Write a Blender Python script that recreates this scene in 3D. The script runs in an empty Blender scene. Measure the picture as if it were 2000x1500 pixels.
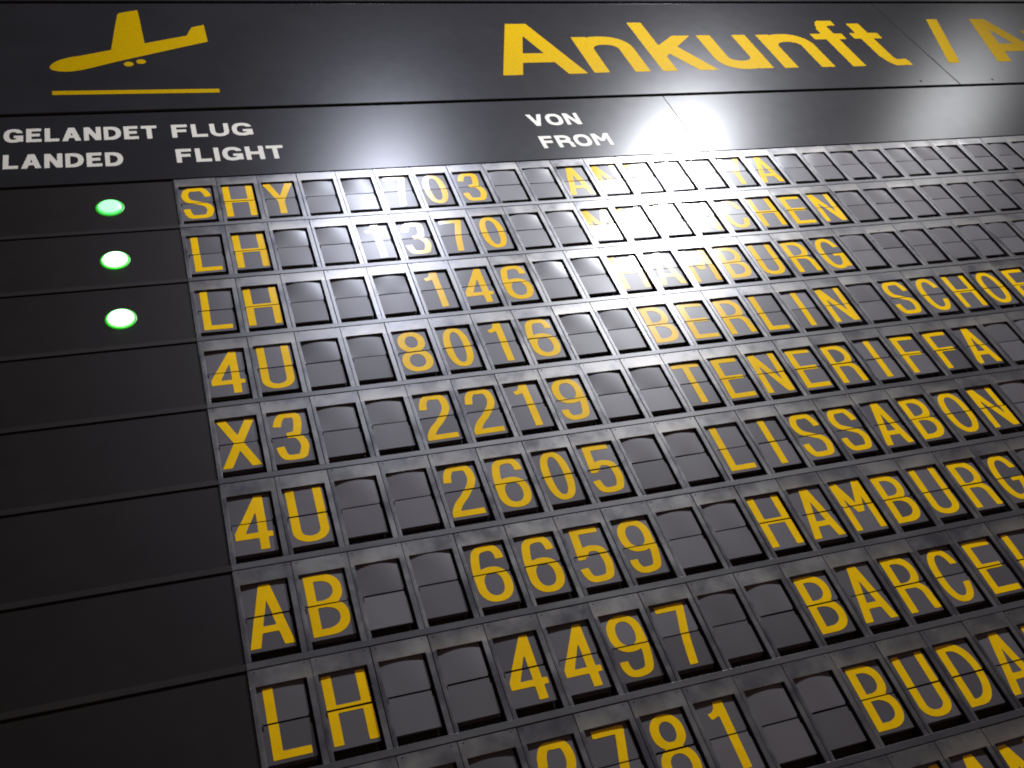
import bpy, math, random
import numpy as np
from mathutils import Matrix, Vector
random.seed(7)
scene = bpy.context.scene
S = 0.08                                   # metres per character pitch
ZC = 1.6                                   # eye height of the camera
CU = (-0.65098382, -15.47714138, -21.76822549)   # camera place in pitch units, origin at the first window's corner
Z0 = ZC - CU[2] * S

def W(u, y, v):                            # pitch units (u right, y into the board, v down) -> metres
    return Vector((u * S, y * S, Z0 - v * S))

# ------------------------------------------------------------------ camera
cam_d = bpy.data.cameras.new('camera'); cam = bpy.data.objects.new('camera', cam_d)
scene.collection.objects.link(cam); scene.camera = cam
cam_d.sensor_width = 36; cam_d.lens = 36 * 1980.8 / 2000
cam_d.clip_start = 0.01; cam_d.clip_end = 100
RW = ((0.94225117, -0.14831138, -0.30027731), (-0.11774968, 0.69264759, -0.71159984), (0.31352471, 0.70586334, 0.63518439))
m = Matrix(((RW[0][0], -RW[1][0], -RW[2][0]), (RW[0][1], -RW[1][1], -RW[2][1]), (RW[0][2], -RW[1][2], -RW[2][2]))).to_4x4()
m.translation = Vector((CU[0] * S, CU[1] * S, ZC))
cam.matrix_world = m

# ------------------------------------------------------------------ light
w = bpy.data.worlds.new('World'); scene.world = w; w.use_nodes = True
bg = w.node_tree.nodes['Background']
# the hall: dim warm ceiling above, lit floor below
nt = w.node_tree
g_ = nt.nodes.new('ShaderNodeNewGeometry'); sx = nt.nodes.new('ShaderNodeSeparateXYZ'); mr = nt.nodes.new('ShaderNodeMapRange')
nt.links.new(g_.outputs['Normal'], sx.inputs[0]); nt.links.new(sx.outputs['Z'], mr.inputs['Value'])
tcw = nt.nodes.new('ShaderNodeTexCoord'); nt.links.new(tcw.outputs['Generated'], sx.inputs[0])
mr.inputs['From Min'].default_value = -0.35; mr.inputs['From Max'].default_value = 0.25
mx = nt.nodes.new('ShaderNodeMix'); mx.data_type = 'RGBA'
mx.inputs[6].default_value = (0.20, 0.13, 0.11, 1); mx.inputs[7].default_value = (0.036, 0.031, 0.034, 1)
nt.links.new(mr.outputs[0], mx.inputs[0]); nt.links.new(mx.outputs[2], bg.inputs['Color']); bg.inputs['Strength'].default_value = 1.0

def downlight(pu, pv, k, radius, power, col):
    """ceiling spot placed where the board mirrors it to the viewer at board point (pu, pv)"""
    d = Vector((pu - CU[0], CU[1], -pv - CU[2]))
    L = Vector((pu, 0, -pv)) + d * k
    l = bpy.data.lights.new('ceiling_downlight', 'AREA'); l.shape = 'DISK'
    l.size = 2 * radius * S; l.energy = power; l.color = col; l.spread = math.radians(120)
    o = bpy.data.objects.new('ceiling_downlight', l); scene.collection.objects.link(o)
    o.location = (L.x * S, L.y * S, Z0 + L.z * S)
    aim = W(pu * 0.6, 0, pv + 6)
    o.rotation_euler = (aim - o.location).to_track_quat('-Z', 'Y').to_euler()
    return o
downlight(12.7, 1.8, 1.0, 1.0, 46, (0.91, 0.93, 1.0))
downlight(4.8, 1.8, 1.0, 1.2, 18, (0.80, 0.84, 1.0))
downlight(23.8, -0.9, 1.0, 2.3, 3.7, (0.96, 0.97, 1.0))

scene.view_settings.view_transform = 'Standard'; scene.view_settings.look = 'None'
scene.view_settings.exposure = 0.2; scene.view_settings.gamma = 1
scene.cycles.max_bounces = 5; scene.cycles.filter_width = 1.9

# ------------------------------------------------------------------ materials
def mat(name, base, rough, metal=0.0, spec=0.5, coat=0.0, coat_rough=0.1, emis=None):
    mt = bpy.data.materials.new(name); mt.use_nodes = True
    b = mt.node_tree.nodes['Principled BSDF']
    b.inputs['Base Color'].default_value = (*base, 1); b.inputs['Roughness'].default_value = rough
    b.inputs['Metallic'].default_value = metal; b.inputs['Specular IOR Level'].default_value = spec
    b.inputs['Coat Weight'].default_value = coat; b.inputs['Coat Roughness'].default_value = coat_rough
    return mt, mt.node_tree, b

def N(nt, kind, **kw):
    n = nt.nodes.new(kind)
    for k, v in kw.items():
        if isinstance(k, str) and hasattr(n, k): setattr(n, k, v)
    return n

def noise(nt, scale, detail=4, rough=0.6, vec=None, stretch=None, offset=True):
    tc = N(nt, 'ShaderNodeNewGeometry')
    src = tc.outputs['Position']
    if stretch:
        mp = N(nt, 'ShaderNodeMapping'); mp.inputs['Scale'].default_value = stretch
        nt.links.new(src, mp.inputs['Vector']); src = mp.outputs[0]
    if offset:
        oi = N(nt, 'ShaderNodeObjectInfo'); ad = N(nt, 'ShaderNodeVectorMath', operation='ADD')
        sc = N(nt, 'ShaderNodeMath', operation='MULTIPLY'); sc.inputs[1].default_value = 3.0
        nt.links.new(oi.outputs['Random'], sc.inputs[0])
        nt.links.new(src, ad.inputs[0]); nt.links.new(sc.outputs[0], ad.inputs[1]); src = ad.outputs[0]
    n = N(nt, 'ShaderNodeTexNoise'); n.inputs['Scale'].default_value = scale
    n.inputs['Detail'].default_value = detail; n.inputs['Roughness'].default_value = rough
    nt.links.new(src, n.inputs['Vector'])
    return n.outputs['Fac']

def ramp(nt, fac, lo, hi, a, b):
    r = N(nt, 'ShaderNodeMapRange'); r.inputs['From Min'].default_value = lo; r.inputs['From Max'].default_value = hi
    r.inputs['To Min'].default_value = a; r.inputs['To Max'].default_value = b
    nt.links.new(fac, r.inputs['Value']); return r.outputs[0]

def mixc(nt, fac, a, b):
    x = N(nt, 'ShaderNodeMix', data_type='RGBA')
    for s_, v in ((6, a), (7, b)):
        if isinstance(v, tuple): x.inputs[s_].default_value = (*v, 1)
        else: nt.links.new(v, x.inputs[s_])
    nt.links.new(fac, x.inputs[0]); return x.outputs[2]

def bump(nt, b, h, strength, dist=0.001):
    bp = N(nt, 'ShaderNodeBump'); bp.inputs['Strength'].default_value = strength; bp.inputs['Distance'].default_value = dist
    nt.links.new(h, bp.inputs['Height']); nt.links.new(bp.outputs[0], b.inputs['Normal'])

# pressed grey metal fronts of the character modules, smudged and dusty above the window
M_FRAME, nt, b = mat('module_metal', (0.10, 0.10, 0.10), 0.42, 0.45, 0.7)
n1 = noise(nt, 17, 4, 0.6); n2 = noise(nt, 110, 3, 0.6); n3 = noise(nt, 9, 3, 0.5)
c1 = mixc(nt, ramp(nt, n1, 0.36, 0.64, 0, 1), (0.052, 0.050, 0.057), (0.096, 0.091, 0.085))
tc = N(nt, 'ShaderNodeTexCoord'); sp = N(nt, 'ShaderNodeSeparateXYZ'); nt.links.new(tc.outputs['Object'], sp.inputs[0])
band = ramp(nt, sp.outputs['Z'], 0.30 * S, 0.02 * S, 0, 1)       # dust lies on the plate over the window
below = ramp(nt, sp.outputs['Z'], -0.03 * S, 0.0, 0, 1)
mu = N(nt, 'ShaderNodeMath', operation='MULTIPLY'); nt.links.new(band, mu.inputs[0]); nt.links.new(below, mu.inputs[1])
mu2 = N(nt, 'ShaderNodeMath', operation='MULTIPLY'); nt.links.new(mu.outputs[0], mu2.inputs[0]); nt.links.new(ramp(nt, n3, 0.42, 0.6, 0.05, 0.8), mu2.inputs[1])
c2 = mixc(nt, mu2.outputs[0], c1, (0.165, 0.15, 0.125))
nt.links.new(c2, b.inputs['Base Color'])
nt.links.new(ramp(nt, n1, 0.3, 0.7, 0.27, 0.44), b.inputs['Roughness'])
bump(nt, b, n2, 0.10, 0.0005)

M_RAIL, nt, b = mat('rail_metal', (0.095, 0.095, 0.10), 0.36, 0.35, 0.5)
n1 = noise(nt, 12, 5, 0.6, stretch=(0.25, 1, 1))
nt.links.new(mixc(nt, ramp(nt, n1, 0.3, 0.7, 0, 1), (0.040, 0.039, 0.043), (0.075, 0.072, 0.070)), b.inputs['Base Color'])
nt.links.new(ramp(nt, n1, 0.3, 0.7, 0.30, 0.44), b.inputs['Roughness'])

M_DARK, nt, b = mat('black_interior', (0.022, 0.018, 0.016), 0.8, 0, 0.2)
M_STACK, nt, b = mat('flap_edges', (0.055, 0.053, 0.055), 0.45, 0, 0.4)
M_GAP, nt, b = mat('dark_gap', (0.006, 0.006, 0.006), 0.9, 0, 0.1)

M_FLAP, nt, b = mat('flap_plastic', (0.085, 0.083, 0.088), 0.30, 0, 0.20, 0.105, 0.25)
n1 = noise(nt, 12, 2, 0.4)
nt.links.new(mixc(nt, ramp(nt, n1, 0.3, 0.72, 0, 1), (0.062, 0.057, 0.060), (0.069, 0.064, 0.067)), b.inputs['Base Color'])
fc = b.inputs['Base Color'].links[0].from_socket
oi_ = N(nt, 'ShaderNodeObjectInfo'); hs = N(nt, 'ShaderNodeHueSaturation')      # each flap has aged a little differently
nt.links.new(fc, hs.inputs['Color']); nt.links.new(ramp(nt, oi_.outputs['Random'], 0, 1, 0.86, 1.28), hs.inputs['Value']); nt.links.new(hs.outputs[0], b.inputs['Base Color'])
nt.links.new(ramp(nt, oi_.outputs['Random'], 0, 1, 0.38, 0.48), b.inputs['Roughness'])

M_YEL, nt, b = mat('yellow_print', (0.74, 0.50, 0.0), 0.20, 0, 0.55)
n1 = noise(nt, 60, 3, 0.6)
nt.links.new(mixc(nt, ramp(nt, n1, 0.3, 0.7, 0, 1), (0.62, 0.372, 0.0), (0.70, 0.425, 0.0)), b.inputs['Base Color'])

def panel_mat(name, c, lo, hi, spec, coat):
    mt, nt, b = mat(name, c, 0.4, 0, spec, coat, 0.24)
    n1 = noise(nt, 5, 5, 0.6, offset=False); n2 = noise(nt, 400, 2, 0.5, offset=False)
    n3 = noise(nt, 30, 3, 0.5, offset=False)
    nt.links.new(mixc(nt, ramp(nt, n1, 0.3, 0.7, 0, 1), tuple(x * 0.85 for x in c), tuple(x * 1.15 for x in c)), b.inputs['Base Color'])
    nt.links.new(ramp(nt, n3, 0.3, 0.7, lo, hi), b.inputs['Roughness'])
    bump(nt, b, n2, 0.06, 0.0004)
    return mt
M_SIGN = panel_mat('black_sign_lacquer', (0.0125, 0.012, 0.013), 0.285, 0.30, 0.15, 0.0)
M_BLANK = panel_mat('black_blank_panel', (0.0088, 0.0064, 0.0058), 0.50, 0.55, 0.10, 0.0)
M_SIDERAIL = panel_mat('black_side_rail', (0.015, 0.012, 0.011), 0.48, 0.52, 0.12, 0.0)
M_SIGNYEL, nt, b = mat('yellow_vinyl', (0.66, 0.40, 0.0), 0.5, 0, 0.02)
n1 = noise(nt, 120, 3, 0.7)
nt.links.new(mixc(nt, ramp(nt, n1, 0.3, 0.7, 0, 1), (0.285, 0.174, 0.0), (0.335, 0.208, 0.0)), b.inputs['Base Color'])
M_WHITE, nt, b = mat('cream_vinyl', (0.46, 0.44, 0.375), 0.5, 0, 0.12)

def led_mat(name, core, rim, strength):
    mt = bpy.data.materials.new(name); mt.use_nodes = True; nt = mt.node_tree; b = nt.nodes['Principled BSDF']
    b.inputs['Base Color'].default_value = (0.05, 0.4, 0.08, 1); b.inputs['Roughness'].default_value = 0.3
    tc = N(nt, 'ShaderNodeTexCoord'); sp = N(nt, 'ShaderNodeSeparateXYZ'); nt.links.new(tc.outputs['Object'], sp.inputs[0])
    cb = N(nt, 'ShaderNodeCombineXYZ'); nt.links.new(sp.outputs['X'], cb.inputs[0]); nt.links.new(sp.outputs['Z'], cb.inputs[2])
    ln = N(nt, 'ShaderNodeVectorMath', operation='LENGTH'); nt.links.new(cb.outputs[0], ln.inputs[0])
    f = ramp(nt, ln.outputs['Value'], 0.225 * S, 0.272 * S, 0, 1)
    nt.links.new(mixc(nt, f, core, rim), b.inputs['Emission Color'])
    b.inputs['Emission Strength'].default_value = strength
    return mt
M_LED_ON = led_mat('green_lamp_lit', (0.78, 1.0, 0.76), (0.06, 0.8, 0.05), 4.5)
M_LED_DIM = led_mat('green_lamp_faint', (0.38, 0.95, 0.50), (0.06, 0.70, 0.12), 1.25)

# ------------------------------------------------------------------ mesh helpers
COL = scene.collection
class MB:
    def __init__(s): s.v = []; s.f = []; s.m = []
    def quad(s, a, b, c, d, mi=0):
        n = len(s.v); s.v += [a, b, c, d]; s.f.append((n, n + 1, n + 2, n + 3)); s.m.append(mi)
    def box(s, u0, u1, y0, y1, v0, v1, mi=0, bev=0.0):
        """box in pitch units; bev = chamfer of the front (y0) edges"""
        e = bev
        L = []
        for (a, y) in ((0, y1), (0, y0 + e), (e, y0)) if e else ((0, y1), (0, y0)):
            L.append([(u0 + a, y, v0 + a), (u1 - a, y, v0 + a), (u1 - a, y, v1 - a), (u0 + a, y, v1 - a)])
        n = len(s.v)
        for l in L: s.v += l
        for k in range(len(L) - 1):
            for i in range(4):
                j = (i + 1) % 4
                s.f.append((n + 4 * k + i, n + 4 * k + j, n + 4 * k + 4 + j, n + 4 * k + 4 + i)); s.m.append(mi)
        q = n + 4 * (len(L) - 1)
        s.f.append((q, q + 1, q + 2, q + 3)); s.m.append(mi)
        s.f.append((n + 3, n + 2, n + 1, n)); s.m.append(mi)
    def disc(s, u, v, r, y0, y1, mi=0, seg=12, dome=0.0):
        n = len(s.v)
        rings = [(r, y1), (r, y0)]
        if dome:
            rings += [(r * math.cos(a), y0 - dome * math.sin(a)) for a in (0.3, 0.6, 0.9, 1.2, 1.45)]
        for rr, y in rings:
            s.v += [(u + rr * math.cos(2 * math.pi * i / seg), y, v + rr * math.sin(2 * math.pi * i / seg)) for i in range(seg)]
        for k in range(len(rings) - 1):
            for i in range(seg):
                j = (i + 1) % seg
                s.f.append((n + k * seg + i, n + k * seg + j, n + (k + 1) * seg + j, n + (k + 1) * seg + i)); s.m.append(mi)
        k = len(rings) - 1
        s.f.append(tuple(n + k * seg + i for i in range(seg))); s.m.append(mi)
    def mesh(s, name, mats, smooth=False):
        me = bpy.data.meshes.new(name)
        me.from_pydata([(x * S, y * S, -v * S) for x, y, v in s.v], [], s.f)
        for x in mats: me.materials.append(x)
        me.polygons.foreach_set('material_index', s.m)
        if smooth: me.polygons.foreach_set('use_smooth', [True] * len(s.f))
        me.update()
        import bmesh
        bm = bmesh.new(); bm.from_mesh(me); bmesh.ops.recalc_face_normals(bm, faces=bm.faces); bm.to_mesh(me); bm.free()
        return me

def ob(name, me, parent=None, loc=(0, 0, 0)):
    o = bpy.data.objects.new(name, me); COL.objects.link(o)
    o.parent = parent; o.location = loc
    return o
def P(u, y, v): return (u * S, y * S, -v * S)       # local offset in pitch units
def thing(name, label, cat, u, y, v, group=None):
    o = bpy.data.objects.new(name, None); COL.objects.link(o); o.location = W(u, y, v)
    o['label'] = label; o['category'] = cat; o.empty_display_size = 0.05
    if group: o['group'] = group
    return o

# ------------------------------------------------------------------ lettering as signed fields, contoured into flat meshes
def fbox(X, Y, x0, y0, x1, y1):
    return np.maximum(np.maximum(x0 - X, X - x1), np.maximum(y0 - Y, Y - y1))
def fpoly(X, Y, pts):
    """convex polygon, any winding"""
    A = sum(pts[i][0] * pts[(i + 1) % len(pts)][1] - pts[(i + 1) % len(pts)][0] * pts[i][1] for i in range(len(pts)))
    if A < 0: pts = pts[::-1]
    d = None
    for i in range(len(pts)):
        (ax, ay), (bx, by) = pts[i], pts[(i + 1) % len(pts)]
        L = math.hypot(bx - ax, by - ay)
        e = ((X - ax) * (by - ay) - (Y - ay) * (bx - ax)) / L
        d = e if d is None else np.maximum(d, e)
    return d
def fsup(X, Y, cx, cy, a, b, n=2.5):
    r = (np.abs((X - cx) / a) ** n + np.abs((Y - cy) / b) ** n) ** (1 / n)
    return (r - 1) * min(a, b)
def ring(X, Y, cx, cy, a, b, t, n=2.5):
    return np.maximum(fsup(X, Y, cx, cy, a, b, n), -fsup(X, Y, cx, cy, a - t, b - t, n))
def fpath(X, Y, pts, t, e=0.12):
    d = None; k = len(pts) - 1
    for i in range(k):
        (ax, ay), (bx, by) = pts[i], pts[i + 1]
        L = math.hypot(bx - ax, by - ay)
        if L < 1e-9: continue
        ux, uy = (bx - ax) / L, (by - ay) / L
        s = (X - ax) * ux + (Y - ay) * uy; q = np.abs((X - ax) * uy - (Y - ay) * ux)
        lo = 0 if i == 0 else -e * t; hi = L if i == k - 1 else L + e * t
        b = np.maximum(q - t / 2, np.maximum(lo - s, s - hi))
        d = b if d is None else np.minimum(d, b)
    return d
def spline(ctrl, n=10):
    p = [ctrl[0]] + list(ctrl) + [ctrl[-1]]; out = []
    for i in range(1, len(p) - 2):
        for k in range(n):
            u = k / n; a, b, c, d = p[i - 1], p[i], p[i + 1], p[i + 2]
            out.append(tuple(0.5 * (2 * b[j] + (c[j] - a[j]) * u + (2 * a[j] - 5 * b[j] + 4 * c[j] - d[j]) * u * u + (3 * b[j] - a[j] - 3 * c[j] + d[j]) * u ** 3) for j in (0, 1)))
    out.append(tuple(ctrl[-1])); return out
U_ = np.minimum; I_ = np.maximum
def un(*a):
    d = a[0]
    for x in a[1:]: d = np.minimum(d, x)
    return d
def bowl(X, Y, x0, y0, x1, y1, t, fr=0.5):
    """closed D shape"""
    def sh(i):
        a0, b0, a1, b1 = x0 + i, y0 + i, x1 - i, y1 - i
        rx = (x1 - x0) * fr - i * 0.6; cx = a1 - rx; cy = (b0 + b1) / 2
        return un(fbox(X, Y, a0, b0, cx + 1e-3, b1), I_(fsup(X, Y, cx, cy, rx, (b1 - b0) / 2, 2.3), cx - X))
    return I_(sh(0), -sh(t))

def glyph(ch, X, Y, w, h, t):
    """capital or digit in a w x h box, stroke t, y up"""
    B = lambda *a: fbox(X, Y, *a)
    PL = lambda *p: fpoly(X, Y, list(p))
    q = t * 1.08
    if ch == 'I': c = w / 2; return B(c - t / 2, 0, c + t / 2, h)
    if ch == 'H': return un(B(0, 0, t, h), B(w - t, 0, w, h), B(t * .5, h * .5 - t * .5, w - t * .5, h * .5 + t * .5))
    if ch in 'EF':
        p = [B(0, 0, t, h), B(0, h - t, w * .96, h), B(0, h * .5 - t * .42, w * .88, h * .5 + t * .55)]
        if ch == 'E': p.append(B(0, 0, w * .98, t))
        return un(*p)
    if ch == 'L': return un(B(0, 0, t, h), B(0, 0, w, t))
    if ch == 'T': return un(B(0, h - t, w, h), B(w / 2 - t / 2, 0, w / 2 + t / 2, h))
    if ch == 'N': return un(B(0, 0, t * .95, h), B(w - t * .95, 0, w, h), PL((0, h), (t * 1.1, h), (w, 0), (w - t * 1.1, 0)))
    if ch == 'M':
        y = h * .36
        return un(B(0, 0, t * .92, h), B(w - t * .92, 0, w, h), PL((0, h), (t * 1.1, h), (w / 2 + t * .5, y), (w / 2 - t * .5, y)),
                  PL((w, h), (w - t * 1.1, h), (w / 2 - t * .5, y), (w / 2 + t * .5, y)))
    if ch == 'A':
        a = t * .60
        out = PL((0, 0), (w, 0), (w / 2 + a, h), (w / 2 - a, h))
        return un(PL((0, 0), (q, 0), (w / 2 + t * .42, h), (w / 2 - a, h)), PL((w, 0), (w - q, 0), (w / 2 - t * .42, h), (w / 2 + a, h)),
                  I_(B(0, h * .225, w, h * .225 + t * .95), out))
    if ch == 'V': return un(PL((0, h), (q, h), (w / 2 + t * .5, 0), (w / 2 - t * .5, 0)), PL((w, h), (w - q, h), (w / 2 - t * .5, 0), (w / 2 + t * .5, 0)))
    if ch == 'Y':
        y = h * .40
        return un(PL((0, h), (t * 1.15, h), (w / 2 + t * .5, y), (w / 2 - t * .5, y)), PL((w, h), (w - t * 1.15, h), (w / 2 - t * .5, y), (w / 2 + t * .5, y)),
                  B(w / 2 - t / 2, 0, w / 2 + t / 2, y + .01))
    if ch == 'X': return un(PL((0, 0), (t * 1.15, 0), (w, h), (w - t * 1.15, h)), PL((0, h), (t * 1.15, h), (w, 0), (w - t * 1.15, 0)))
    if ch == 'U':
        r = w * .52
        return un(B(0, r, t, h), B(w - t, r, w, h), I_(ring(X, Y, w / 2, r, w / 2, r, t, 2.2), Y - r - .01))
    if ch in 'O0':
        if ch == '0' and h > 1.2: x0 = w * .05; return ring(X, Y, w / 2, h / 2, w / 2 - x0, h / 2, t, 2.4)
        return ring(X, Y, w / 2, h / 2, w / 2, h / 2, t, 2.4)
    if ch in 'CG':
        o = ring(X, Y, w / 2, h / 2, w / 2, h / 2, t, 2.4)
        lo = .34 if ch == 'C' else .5
        o = I_(o, -I_(w * .5 - X, np.maximum(h * lo - Y, Y - h * .69)))
        if ch == 'G': o = un(o, B(w * .52, h * .5 - t * .85, w, h * .5), B(w - t * .85, h * .05, w, h * .5))
        return o
    if ch == 'D': return bowl(X, Y, 0, 0, w, h, t, .62)
    if ch == 'B': return un(bowl(X, Y, 0, h * .5 - t * .42, w * .94, h, t, .55), bowl(X, Y, 0, 0, w, h * .5 + t * .5, t, .55))
    if ch == 'P': return un(bowl(X, Y, 0, h * .42, w, h, t, .55), B(0, 0, t, h))
    if ch == 'R':
        leg = spline([(w * .45, h * .475), (w * .68, h * .46), (w * .86, h * .36), (w * .90, h * .18), (w * .93, 0)])
        return un(bowl(X, Y, 0, h * .47 - t * .42, w * .97, h, t, .55), B(0, 0, t, h), I_(fpath(X, Y, leg, t), -Y))
    if ch == 'K': return un(B(0, 0, t, h), PL((t * .5, h * .36), (t * .5, h * .58), (w - q * 1.1, h), (w, h)), PL((w * .3, h * .5), (w * .5, h * .66), (w, 0), (w - q * 1.15, 0)))
    k = t / 2
    if ch == 'S':
        p = [(w - k * 1.02, h * .70), (w - k * 1.5, h * .83), (w * .70, h - k * 1.12), (w * .48, h - k), (w * .22, h - k * 1.35), (k * 1.05, h * .80), (k * 1.1, h * .70), (w * .22, h * .585),
             (w * .5, h * .50), (w * .78, h * .415), (w - k * 1.05, h * .30), (w - k * 1.1, h * .20), (w * .78, k * 1.4), (w * .52, k), (w * .25, k * 1.25), (k * 1.3, h * .18), (k, h * .31)]
        return fpath(X, Y, spline(p, 8), t)
    if ch == '1':
        c = w * .62
        return un(B(c - t * .5, 0, c + t * .5, h), fpath(X, Y, spline([(w * .20, h * .80), (w * .38, h * .825), (w * .52, h * .90), (w * .56, h * .99)], 6), t * .85))
    if ch == '7':
        return un(B(w * .04, h - t, w * .96, h), I_(fpath(X, Y, spline([(w * .98 - t * .5, h), (w * .90 - t * .5, h * .80), (w * .60, h * .42), (w * .48, -.1)], 8), t), -Y))
    if ch == '4':
        s0 = w * .62
        return un(B(s0, 0, s0 + t, h), B(0, h * .21, w, h * .21 + t * .92), PL((0, h * .21), (0, h * .21 + t * 1.1), (s0 + t * .1, h), (s0 + t, h), (s0 + t * .3, h * .80), (t * 1.0, h * .25)))
    if ch == '2':
        p = [(k * 1.1, h * .68), (k * 1.6, h * .84), (w * .32, h - k * 1.1), (w * .52, h - k), (w * .78, h - k * 1.4), (w - k * 1.15, h * .76), (w - k * 1.7, h * .60), (w * .55, h * .40), (w * .28, h * .24), (k * 1.15, h * .10), (k * 1.05, 0)]
        return un(I_(fpath(X, Y, spline(p, 8), t), -Y), B(k * .1, 0, w * .97, t))
    if ch == '3':
        p = [(k * 1.1, h * .72), (k * 1.7, h * .85), (w * .34, h - k * 1.1), (w * .52, h - k), (w * .76, h - k * 1.4), (w - k * 1.7, h * .78), (w - k * 2.0, h * .66), (w * .68, h * .555), (w * .40, h * .515)]
        r = [(w * .40, h * .515), (w * .68, h * .50), (w - k * 1.3, h * .38), (w - k * 1.05, h * .26), (w - k * 1.5, h * .15), (w * .74, k * 1.3), (w * .5, k), (w * .27, k * 1.3), (k * 1.4, h * .16), (k, h * .29)]
        return un(fpath(X, Y, spline(p, 8), t), fpath(X, Y, spline(r, 8), t))
    if ch == '5':
        r = [(k * 2.1, h * .48), (w * .36, h * .585), (w * .56, h * .61), (w * .80, h * .56), (w - k * 1.15, h * .42), (w - k, h * .30), (w - k * 1.4, h * .17), (w * .74, k * 1.5), (w * .5, k), (w * .27, k * 1.3), (k * 1.4, h * .15), (k, h * .27)]
        return un(B(w * .14, h - t, w * .93, h), fpoly(X, Y, [(w * .10, h), (w * .10 + t, h), (w * .05 + t, h * .43), (w * .05, h * .43)]), fpath(X, Y, spline(r, 8), t))
    if ch in '69':
        if ch == '9': X = w - X; Y = h - Y
        lo = ring(X, Y, w / 2, h * .305, w / 2, h * .305, t, 2.3)
        arc = [(k, h * .33), (k * 1.0, h * .55), (k * 1.35, h * .74), (w * .26, h * .90), (w * .50, h - k), (w * .74, h - k * 1.3), (w - k * 1.3, h * .84), (w - k * 1.15, h * .74)]
        return un(lo, fpath(X, Y, spline(arc, 8), t))
    if ch == '8':
        return un(ring(X, Y, w / 2, h * .745, w * .45, h * .255, t, 2.2), ring(X, Y, w / 2, h * .27, w * .5, h * .27, t, 2.2))
    if ch == '/': return fpoly(X, Y, [(0, 0), (t, 0), (w, h), (w - t, h)])
    # lower case: h is cap height, x-height .71
    xh = h * .71
    if ch in 'nr':
        W2 = w if ch == 'n' else w * 1.35
        arch = I_(ring(X, Y, W2 / 2, xh - W2 * .44, W2 / 2, W2 * .44, t, 2.3), xh - W2 * .44 - Y)
        if ch == 'r': return un(fbox(X, Y, 0, 0, t, xh - .02), I_(arch, X - w))
        return un(fbox(X, Y, 0, 0, t, xh - .02), arch, fbox(X, Y, w - t, 0, w, xh - w * .43))
    if ch == 'u':
        arch = I_(ring(X, Y, w / 2, w * .44, w / 2, w * .44, t, 2.3), Y - w * .44)
        return un(fbox(X, Y, w - t, 0.02, w, xh), arch, fbox(X, Y, 0, w * .43, t, xh))
    if ch == 'k':
        return un(fbox(X, Y, 0, 0, t, h), fpoly(X, Y, [(t * .5, xh * .30), (t * .5, xh * .62), (w - t * 1.35, xh), (w - t * .08, xh)]),
                  fpoly(X, Y, [(w * .30, xh * .56), (w * .55, xh * .74), (w, 0), (w - t * 1.28, 0)]))
    if ch == 'f':
        s0 = w * .34
        return un(fbox(X, Y, s0, 0, s0 + t, h * .84), fbox(X, Y, 0, xh - t * .75, w * .95, xh),
                  fpath(X, Y, spline([(s0 + t / 2, h * .74), (s0 + t * .58, h * .87), (s0 + t * .95, h * .955), (w, h * .965)], 8), t * .84))
    if ch == 't':
        s0 = w * .22
        return un(fbox(X, Y, s0, h * .18, s0 + t, h * .93), fbox(X, Y, 0, xh - t * .75, w * .95, xh),
                  fpath(X, Y, spline([(s0 + t / 2, h * .30), (s0 + t * .6, h * .13), (s0 + t * 1.0, h * .05), (w, h * .055)], 8), t * .9))
    if ch == 'l': return fbox(X, Y, 0, 0, t, h)
    if ch == 'i': return un(fbox(X, Y, 0, 0, t, xh), fbox(X, Y, 0, h * .86, t, h))
    if ch == 'v': return un(fpoly(X, Y, [(0, xh), (t * 1.1, xh), (w / 2 + t * .5, 0), (w / 2 - t * .5, 0)]), fpoly(X, Y, [(w, xh), (w - t * 1.1, xh), (w / 2 - t * .5, 0), (w / 2 + t * .5, 0)]))
    if ch == 'a': return un(ring(X, Y, w / 2, xh / 2, w / 2, xh / 2, t, 2.4), fbox(X, Y, w - t, 0, w, xh))
    raise ValueError(ch)

def contour(F, xs, ys):
    """inside (F<0) region of a sampled field as polygons; returns verts (x,y), faces"""
    V = []; key = {}; faces = []
    def vid(k, p):
        if k not in key: key[k] = len(V); V.append(p)
        return key[k]
    nx, ny = len(xs), len(ys)
    for j in range(ny - 1):
        row0, row1 = F[j], F[j + 1]
        for i in range(nx - 1):
            c = ((i, j, row0[i]), (i + 1, j, row0[i + 1]), (i + 1, j + 1, row1[i + 1]), (i, j + 1, row1[i]))
            if all(q[2] >= 0 for q in c): continue
            f = []
            for a in range(4):
                p, q = c[a], c[(a + 1) % 4]
                if p[2] < 0: f.append(vid((p[0], p[1]), (xs[p[0]], ys[p[1]])))
                if (p[2] < 0) != (q[2] < 0):
                    u = p[2] / (p[2] - q[2]); u = min(max(u, 0.02), 0.98)
                    k = tuple(sorted(((p[0], p[1]), (q[0], q[1]))))
                    f.append(vid(('e', k), (xs[p[0]] + u * (xs[q[0]] - xs[p[0]]), ys[p[1]] + u * (ys[q[1]] - ys[p[1]]))))
            if len(f) > 2: faces.append(tuple(f))
    return V, faces

def glyph_poly(ch, w, h, t, n=60, pad=0.02, ysq=1.0):
    """glyph outline mesh; ysq compresses the height afterwards"""
    st = max(w, h) / n
    xs = np.arange(-pad, w + pad + st, st); ys = np.arange(-pad, h + pad + st, st)
    X, Y = np.meshgrid(xs, ys)
    F = glyph(ch, X, Y, w, h, t).tolist()
    V, f = contour(F, xs.tolist(), ys.tolist())
    return [(x, y * ysq) for x, y in V], f

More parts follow.
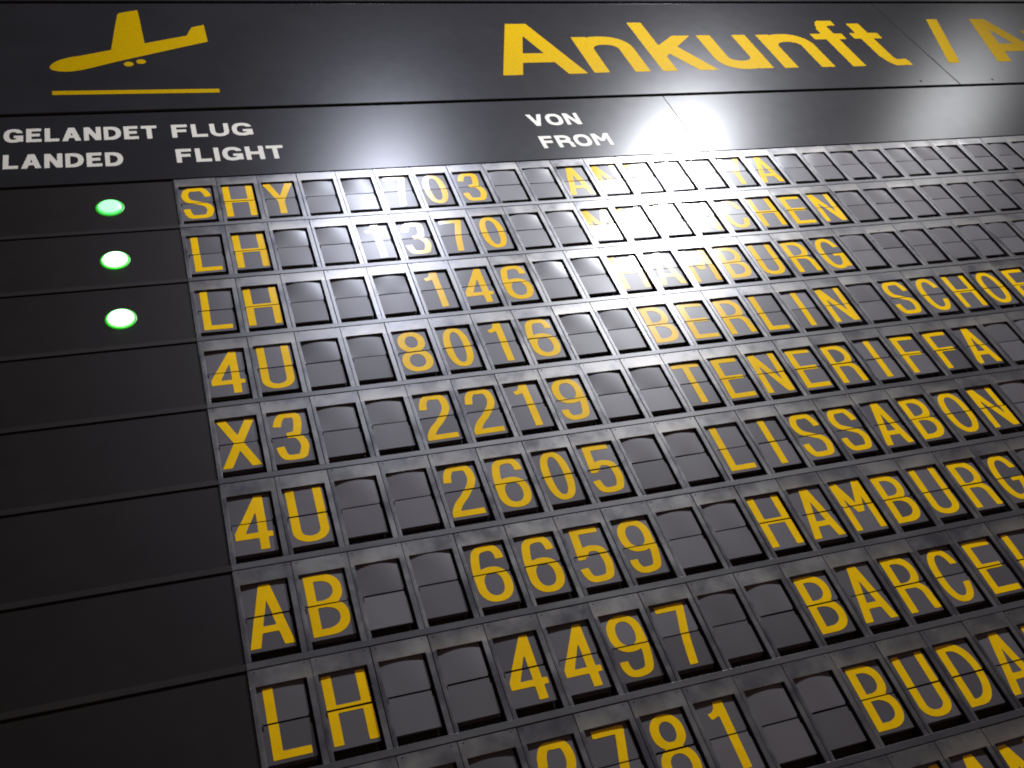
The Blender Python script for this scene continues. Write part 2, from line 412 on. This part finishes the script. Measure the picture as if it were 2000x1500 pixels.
# ------------------------------------------------------------------ split-flap module
RH = 1.95106
UO, VO = 0.812, 1.50                      # window
FY = 0.050                                # flaps lie this deep behind the front
SPLIT = 0.648
FB = 1.305                                # lower end of the lower flap
FU0, FU1 = -0.012, 0.766

def module_frame(var):
    mb = MB(); rnd = random.Random(var)
    g0, g1 = -0.078 + rnd.uniform(0.0, 0.004), 0.922 - rnd.uniform(0.002, 0.009)
    def loop(u0, u1, v0, v1, y): return [(u0, y, v0), (u1, y, v0), (u1, y, v1), (u0, y, v1)]
    e = 0.006
    outer = (g0, g1, -0.314, VO + 0.0)
    inn = (0.0, UO, 0.0, VO)
    loops = [(loop(outer[0], outer[1], outer[2], outer[3], .10), 0), (loop(outer[0], outer[1], outer[2], outer[3], e), 0),
             (loop(outer[0] + e, outer[1] - e, outer[2] + e, outer[3], 0), 0),
             (loop(inn[0] - e, inn[1] + e, inn[2] - e, inn[3] - .001, 0), 0),
             (loop(inn[0], inn[1], inn[2], inn[3] - .002, e), 1),  # metal lip of the window in black, its shade put into the colour
             (loop(inn[0], inn[1], inn[2], inn[3] - .002, .03), 1),
             (loop(inn[0] - .02, inn[1] + .02, inn[2] - .1, inn[3] - .002, .032), 1),
             (loop(inn[0] - .02, inn[1] + .02, inn[2] - .1, inn[3] - .002, .34), 1)]
    n = 0
    for l, mi in loops: mb.v += l
    for k in range(len(loops) - 1):
        for i in range(4):
            j = (i + 1) % 4
            mb.f.append((4 * k + i, 4 * k + j, 4 * k + 4 + j, 4 * k + 4 + i)); mb.m.append(loops[k][1])
    k = 4 * (len(loops) - 1); mb.f.append((k, k + 1, k + 2, k + 3)); mb.m.append(1)
    # folded stiffening step along the left stile, rivets in the top plate
    mb.box(g0 + .030, g0 + .036, -.004, .002, .02, VO - .01, 0)
    mb.disc(g0 + .09, -.265, .011, -.006, .002, 1, 8)
    mb.disc(g1 - .10, -.27, .009, -.006, .002, 1, 8)
    # axle bearings left and right of the split
    mb.box(0.0, .022, .012, .10, SPLIT - .03, SPLIT + .03, 2)
    mb.box(UO - .010, UO, .02, .10, SPLIT - .03, SPLIT + .035, 1)
    return mb.mesh('character_module', [M_FRAME, M_DARK, M_RAIL])

BW = lambda u, v, bow: bow * (1 - ((2 * (u - FU0) / (FU1 - FU0) - 1) ** 2)) * max(0.0, min(1.0, (SPLIT - v) / 0.6)) ** 0.8

def flap_mesh(name, ch, upper, bow):
    """one flap with its half of the printed character"""
    mb = MB()
    nu, nv = 10, 6
    v0, v1 = (-0.075, SPLIT - .016) if upper else (SPLIT + .014, FB)
    th = .010
    y0 = FY if upper else FY - .006
    lean = 0.0 if upper else .022
    us = [FU0 + (FU1 - FU0) * i / nu for i in range(nu + 1)]
    # notches beside the axle
    vs = [v0 + (v1 - v0) * j / nv for j in range(nv + 1)]
    sag = lambda u, v: (-BW(u, v, bow)) if upper else (-bow * .25 * (1 - ((2 * (u - FU0) / (FU1 - FU0) - 1) ** 2)) * (v - SPLIT) + lean * (v - SPLIT))
    ns = .036; nr = .018
    us = sorted(set([FU0, FU0 + ns, FU1 - nr, FU1] + us[1:-1]))
    vs = sorted(set(vs + ([SPLIT - .05] if upper else [SPLIT + .115])))
    idx = {}
    def V(i, j, back):
        k = (i, j, back)
        if k not in idx:
            idx[k] = len(mb.v); mb.v.append((us[i], y0 + sag(us[i], vs[j]) + (th if back else 0), vs[j]))
        return idx[k]
    def keep(i, j):
        if i < 0 or j < 0 or i >= len(us) - 1 or j >= len(vs) - 1: return False
        edge = us[i + 1] <= FU0 + ns + 1e-6 or us[i] >= FU1 - nr - 1e-6
        vm = (vs[j] + vs[j + 1]) / 2
        return not (edge and ((upper and vm > SPLIT - .05) or (not upper and vm < SPLIT + .115)))
    for i in range(len(us) - 1):
        for j in range(len(vs) - 1):
            if not keep(i, j): continue
            mb.f.append((V(i, j, 0), V(i + 1, j, 0), V(i + 1, j + 1, 0), V(i, j + 1, 0))); mb.m.append(0)
            mb.f.append((V(i, j + 1, 1), V(i + 1, j + 1, 1), V(i + 1, j, 1), V(i, j, 1))); mb.m.append(0)
            for (a, b, p, q) in ((i - 1, j, (i, j), (i, j + 1)), (i + 1, j, (i + 1, j + 1), (i + 1, j)), (i, j - 1, (i + 1, j), (i, j)), (i, j + 1, (i, j + 1), (i + 1, j + 1))):
                if not keep(a, b):
                    vv = [mb.v[V(*p, 0)], mb.v[V(*q, 0)], mb.v[V(*q, 1)], mb.v[V(*p, 1)]]
                    n_ = len(mb.v); mb.v += vv; mb.f.append((n_, n_ + 1, n_ + 2, n_ + 3)); mb.m.append(2)
    if ch:
        gw = {'I': .72, '1': .60, 'L': .60, 'S': .70, 'M': .735, 'N': .70, 'A': .74, 'X': .74, 'Y': .74, 'T': .70, '0': .66, '7': .62, '3': .64, 'G': .70, 'C': .68, 'O': .70}.get(ch, .67)
        g0 = {'I': .03, 'L': .10, 'H': .035, 'B': .06, 'E': .075, 'F': .09, 'D': .055, 'R': .065, 'P': .08}.get(ch, (0.775 - gw) / 2 + .005)
        if ch == 'H': gw = .725
        sq = 1.205 / 1.5; TOP = .038
        V2, F2 = GP.setdefault(ch, glyph_poly(ch, gw, 1.5, .160, 62, .02, sq))
        base = len(mb.v); used = {}
        for f in F2:
            vv = [TOP + 1.205 - V2[k][1] for k in f]
            lim = SPLIT - .016 if upper else SPLIT + .014
            if upper and min(vv) >= lim or (not upper and max(vv) <= lim): continue
            g = []
            for k in f:
                if k not in used:
                    u = g0 + V2[k][0]; v = TOP + 1.205 - V2[k][1]
                    v = min(v, lim) if upper else max(v, lim)
                    used[k] = len(mb.v); mb.v.append((u, y0 + sag(u, v) - .004, v))
                g.append(used[k])
            mb.f.append(tuple(g)); mb.m.append(1)
    me = bpy.data.meshes.new(name)
    me.from_pydata([(x * S, y * S, -v * S) for x, y, v in mb.v], [], mb.f)
    for x in (M_FLAP, M_YEL, M_DARK): me.materials.append(x)
    me.polygons.foreach_set('material_index', mb.m)
    me.polygons.foreach_set('use_smooth', [k != 2 for k in mb.m]); me.update()
    return me
GP = {}

def stack_mesh(var):
    """ends of the waiting flaps showing under the lower flap, and the drum behind"""
    mb = MB(); rnd = random.Random(var)
    y = FY + .044
    for k in range(1 + var % 3):
        vb = FB + .010 + .014 * k + rnd.uniform(0, .006)
        mb.box(FU0 + .006, FU1 - .006 - rnd.uniform(0, .01), y, y + .006, SPLIT + .06, vb, 0); y += .016 + rnd.uniform(0, .008)
    mb.box(FU0 + .01, FU1 - .01, .20, .22, .2, 1.44, 1)
    return mb.mesh('flap_stack', [M_STACK, M_DARK])

FRAMES = [module_frame(i) for i in range(6)]
STACKS = [stack_mesh(i) for i in range(6)]
FL = {}
def flap(ch, upper):
    k = (ch, upper)
    if k not in FL:
        nm = 'upper_flap' if upper else 'lower_flap'
        if ch: FL[k] = [flap_mesh(nm, ch, upper, .008)]
        else: FL[k] = [flap_mesh(nm, None, upper, x) for x in (.025, .031, .020)]
    return random.choice(FL[k])

# ------------------------------------------------------------------ rows
ROWS = [('SHY  703', 'ANTALYA', 'row showing flight SHY 703 from ANTALYA with a faint green lamp, topmost under the headings'),
        ('LH  1370', 'MUENCHEN', 'row showing flight LH 1370 from MUENCHEN beside a bright green lamp'),
        ('LH   146', 'HAMBURG', 'row showing flight LH 146 from HAMBURG beside the lowest green lamp'),
        ('4U  8016', 'BERLIN SCHOENEFELD', 'row showing flight 4U 8016 from BERLIN SCHOE, first row without a green lamp'),
        ('X3  2219', 'TENERIFFA', 'row showing flight X3 2219 from TENERIFFA in yellow letters'),
        ('4U  2605', 'LISSABON', 'row showing flight 4U 2605 from LISSABON in yellow letters'),
        ('AB  6659', 'HAMBURG', 'row showing flight AB 6659 from HAMBURG in yellow letters'),
        ('LH  4497', 'BARCELONA', 'row showing flight LH 4497 from BARCEL in yellow letters'),
        ('    2781', 'BUDAPEST', 'row showing flight number 2781 from BUDA, cut by the lower picture edge'),
        ('        ', 'MANCHESTER', 'lowest row, only the tops of two yellow letters in view')]
LEFT = -9.0
def in_view(u, v, marg=70):
    x, y, z = u - CU[0], -CU[1], -v - CU[2]
    a = [RW[i][0] * x + RW[i][1] * y + RW[i][2] * z for i in range(3)]
    px, py = 1000 + 1980.8 * a[0] / a[2], 750 + 1980.8 * a[1] / a[2]
    return -marg < px < 2000 + marg and -marg < py < 1500 + marg

blank_mb = MB(); blank_mb.box(LEFT, -.092, .026, .09, -.312, VO - .002, 0)
BLANK = blank_mb.mesh('blank_panel', [M_BLANK])
bb = MB(); bb.box(-.092, -.079, -.004, .09, -.312, VO - .002, 0, .004)
EDGE = bb.mesh('side_edge', [M_FRAME])
lamp_on = MB(); lamp_on.disc(0, 0, .272, .0, .05, 0, 40, .06)
LAMP_ON = lamp_on.mesh('status_lamp', [M_LED_ON], True); LAMP_DIM = lamp_on.mesh('status_lamp', [M_LED_DIM], True)
M_HALO, nt, b = mat('green_lamp_halo', (0.02, 0.10, 0.02), 0.4)  # collar made to glow, imitating the green halo around the lamps
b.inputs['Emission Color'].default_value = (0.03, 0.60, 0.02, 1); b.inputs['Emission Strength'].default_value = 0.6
def halo_collar_mesh():
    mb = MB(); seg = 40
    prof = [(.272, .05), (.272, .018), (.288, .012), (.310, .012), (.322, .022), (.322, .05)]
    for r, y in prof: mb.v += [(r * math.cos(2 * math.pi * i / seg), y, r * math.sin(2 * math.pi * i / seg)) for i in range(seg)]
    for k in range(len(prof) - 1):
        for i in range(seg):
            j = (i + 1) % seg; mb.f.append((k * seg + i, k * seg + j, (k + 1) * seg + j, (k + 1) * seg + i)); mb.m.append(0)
    return mb.mesh('lamp_halo_collar', [M_HALO], True)
HALO_COLLAR = halo_collar_mesh()

for r, (fl, dest, label) in enumerate(ROWS):
    v0 = r * RH
    row = thing('flight_row', label, 'display row', 0, 0, v0, 'flight rows of the arrivals board')
    text = {i: c for i, c in enumerate(fl)}; text.update({10 + i: c for i, c in enumerate(dest)})
    last = max(c for c in range(0, 30) if any(in_view(c + a, v0 + b) for a in (0, .9) for b in (-.3, .5, 1.5)))
    first = min(c for c in range(0, 30) if any(in_view(c + a, v0 + b) for a in (0, .9) for b in (-.3, .5, 1.5)))
    rl = MB(); rl.box(LEFT, -.096, .0, .10, VO + .004, RH - .322, 0, .004)
    ob('side_rail', rl.mesh('side_rail', [M_SIDERAIL]), row)
    rail = MB(); rail.box(-.095, 40, -.008, .10, VO + .004, RH - .322, 0, .006)
    ob('rail', rail.mesh('rail', [M_RAIL]), row)
    if r < 9:
        bp = ob('blank_panel', BLANK, row)
        ob('side_edge', EDGE, row)
        if r < 3:
            lm = ob('status_lamp', LAMP_DIM if r == 0 else LAMP_ON, row, P(-1.60 + .02 * r, 0, (.645, .667, .680)[r]))
            lm['label'] = 'faint green round lamp' if r == 0 else 'bright green round lamp glaring white in its middle'
            ob('lamp_halo_collar', HALO_COLLAR, lm)
    for c in range(first, last + 1):
        ch = text.get(c, ' ').strip()
        md = ob('character_module', random.choice(FRAMES), row, P(c + random.uniform(-.002, .002), random.uniform(-.002, .004), random.uniform(-.003, .003)))
        md['label'] = ('module with the yellow character %s on its flaps' % ch) if ch else 'module with blank dark flaps'
        up = ob('upper_flap', flap(ch, True), md); lo = ob('lower_flap', flap(ch, False), md)
        # every flap hangs a little differently
        up.location = P(random.uniform(-.006, .006), 0, SPLIT * 0); lo.location = P(random.uniform(-.006, .006), 0, random.uniform(-.006, .01))
        a = random.uniform(-1, 1)
        for o, kx in ((up, .012), (lo, .018)):
            o.rotation_euler = (random.uniform(-kx, kx), 0, random.uniform(-.014, .014))
            # keep the hinge line where it is
            o.location.y += 0.0
            o.location = Vector(o.location) + (Vector((0.39 * S, 0, -SPLIT * S)) - o.rotation_euler.to_matrix() @ Vector((0.39 * S, 0, -SPLIT * S)))
        ob('flap_stack', random.choice(STACKS), md)

# ------------------------------------------------------------------ heading strip
def letters(parent, text, u0, u1, vb0, vb1, h, t, material, widths, y, name='letter', gap=None, n=44):
    """text from u0 to u1, baseline from vb0 to vb1 (pitch units)"""
    ws = [widths.get(c, 1.0) for c in text]
    g = gap if gap is not None else .17
    tot = sum(ws) + g * (len(text) - 1); k = (u1 - u0) / tot; x = 0
    for c, wd in zip(text, ws):
        w = wd * k; V, F = glyph_poly(c, w, h, t, n)
        f = (x * k + w / 2) / (u1 - u0); vb = vb0 + (vb1 - vb0) * f
        mb = MB(); mb.v = [(p[0], 0, -p[1]) for p in V]; mb.f = [tuple(q) for q in F]; mb.m = [0] * len(F)
        ob(name, mb.mesh(name, [material]), parent, P(u0 + x * k, y, vb))
        x += wd + g
WD = {'I': .30, 'L': .86, 'T': .98, 'F': .90, 'E': .92, 'M': 1.22, 'O': 1.16, 'G': 1.14, 'V': 1.08, 'A': 1.14, 'N': 1.04, 'D': 1.06, 'U': 1.04, 'H': 1.05, 'R': 1.04}
hd = thing('heading_strip', 'black strip with cream column headings GELANDET, FLUG and VON above the first flight row', 'heading strip', 0, 0, -.34)
hb = -.34
for (a, b) in ((LEFT, 14.79), (14.805, 42)):
    mb = MB(); mb.box(a, b, -.02, .10, -3.375 - hb, -.330 - hb, 0, .006); ob('strip_panel', mb.mesh('strip_panel', [M_SIGN]), hd)
HY = -.024
tH = .125
for txt, u0, u1, top, b0, b1 in (('GELANDET', -3.94, -.31, 0, -2.205, -2.135), ('LANDED', -3.94, -1.20, 0, -1.075, -.985), ('FLUG', .055, 2.11, 0, -2.14, -2.11),
                                 ('FLIGHT', .07, 2.77, 0, -1.005, -.980), ('VON', 9.95, 11.56, 0, -2.0, -2.0), ('FROM', 9.965, 12.14, 0, -.862, -.882)):
    letters(hd, txt, u0, u1, b0 - hb, b1 - hb, .60, tH, M_WHITE, WD, HY)

# ------------------------------------------------------------------ title sign
tb = -3.5
ts = thing('title_sign', 'black sign with a yellow landing aeroplane and the yellow word Ankunft', 'title sign', 0, 0, tb)
for (a, b) in ((LEFT, 26.40), (26.412, 46)):
    mb = MB(); mb.box(a, b, -.07, .10, -9.42 - tb, -3.43 - tb, 0, .022); ob('title_panel', mb.mesh('title_panel', [M_SIGN]), ts)
mb = MB(); mb.box(LEFT, 46, -.02, .10, -3.425 - tb, -3.38 - tb, 0); ob('shadow_joint', mb.mesh('shadow_joint', [M_GAP]), ts, (0, 0.03 * S, 0))
mb = MB(); mb.box(LEFT, 46, -.12, .10, -9.62 - tb, -9.47 - tb, 0, .01); ob('top_rail', mb.mesh('top_rail', [M_SIGN]), ts)
mb = MB(); mb.box(LEFT, 46, -.06, .10, -11.2 - tb, -9.66 - tb, 0, .01); ob('crown_panel', mb.mesh('crown_panel', [M_SIGN]), ts)
TY = -.074
def flat(name, pts, material, parent, y):
    mb = MB(); mb.v = [(u, 0, v) for u, v in pts]; mb.f = [tuple(range(len(pts)))]; mb.m = [0]
    me = mb.mesh(name, [material])
    import bmesh
    bm = bmesh.new(); bm.from_mesh(me); bmesh.ops.triangulate(bm, faces=bm.faces); bm.to_mesh(me); bm.free()
    return ob(name, me, parent, P(0, y, -tb))
plane = [(-2.850, -5.694), (-2.82, -5.82), (-2.748, -5.948), (-2.65, -6.05), (-2.54, -6.134), (-2.32, -6.24), (-2.051, -6.313), (-1.229, -6.616), (-1.088, -7.772), (-.971, -8.637), (-.95, -8.74), (-.887, -8.803),
         (-.382, -8.967), (-.353, -8.301), (-.310, -6.968), (.895, -7.392), (.935, -7.50), (1.014, -7.734), (1.06, -7.85), (1.134, -7.917), (1.441, -8.033), (1.454, -7.027), (.615, -6.684),
         (-1.128, -5.956), (-1.841, -5.625), (-2.05, -5.54), (-2.302, -5.482), (-2.47, -5.475), (-2.618, -5.495), (-2.775, -5.568)]
flat('aeroplane_symbol', plane, M_SIGNYEL, ts, TY)
for cu, cv in ((-.805, -5.817), (-.47, -5.942)):
    flat('wheel_symbol', [(cu + .130 * math.cos(a), cv + .125 * math.sin(a)) for a in [2 * math.pi * i / 24 for i in range(24)]], M_SIGNYEL, ts, TY)
flat('runway_line', [(-2.796, -4.49), (1.487, -4.395), (1.474, -4.20), (-2.79, -4.295)], M_SIGNYEL, ts, TY)
for ch, u0, w, base in (('A', 9.94, 2.83, -4.745), ('n', 13.0, 1.98, -4.775), ('k', 15.42, 2.05, -4.775), ('u', 17.67, 1.93, -4.785), ('n', 20.03, 2.02, -4.80),
                        ('f', 22.30, 1.42, -4.80), ('t', 24.0, 1.28, -4.82), ('/', 26.93, 1.70, -4.885), ('A', 29.16, 2.75, -4.89), ('r', 31.95, 1.25, -4.9), ('r', 33.7, 1.25, -4.9), ('i', 35.2, .53, -4.9), ('v', 36.0, 2.0, -4.9), ('a', 38.3, 1.9, -4.9), ('l', 40.6, .53, -4.9)):
    st = .50 if ch == '/' else .54
    if ch == 'A': st = .60
    V, F = glyph_poly(ch, w, 3.22, st, 80)
    mb = MB(); mb.v = [(p[0], 0, -p[1]) for p in V]; mb.f = [tuple(q) for q in F]; mb.m = [0] * len(F)
    ob('letter', mb.mesh('letter', [M_SIGNYEL]), ts, P(u0, TY, base - tb))
for (u, v) in ((24.9, -3.72), (28.0, -3.70)):
    mb = MB(); mb.disc(0, 0, .045, -.008, .0, 0, 12); ob('screw', mb.mesh('screw', [M_GAP]), ts, P(u, -.07, v - tb))

# ------------------------------------------------------------------ chassis behind the modules
ch_ = thing('board_chassis', 'black metal chassis behind the flight rows, seen only through their joints', 'board housing', 0, .4, 8)
mb = MB(); mb.box(LEFT, 46, -.02, .8, -11.1 - 8, 12.5, 0); ob('housing', mb.mesh('housing', [M_GAP]), ch_)
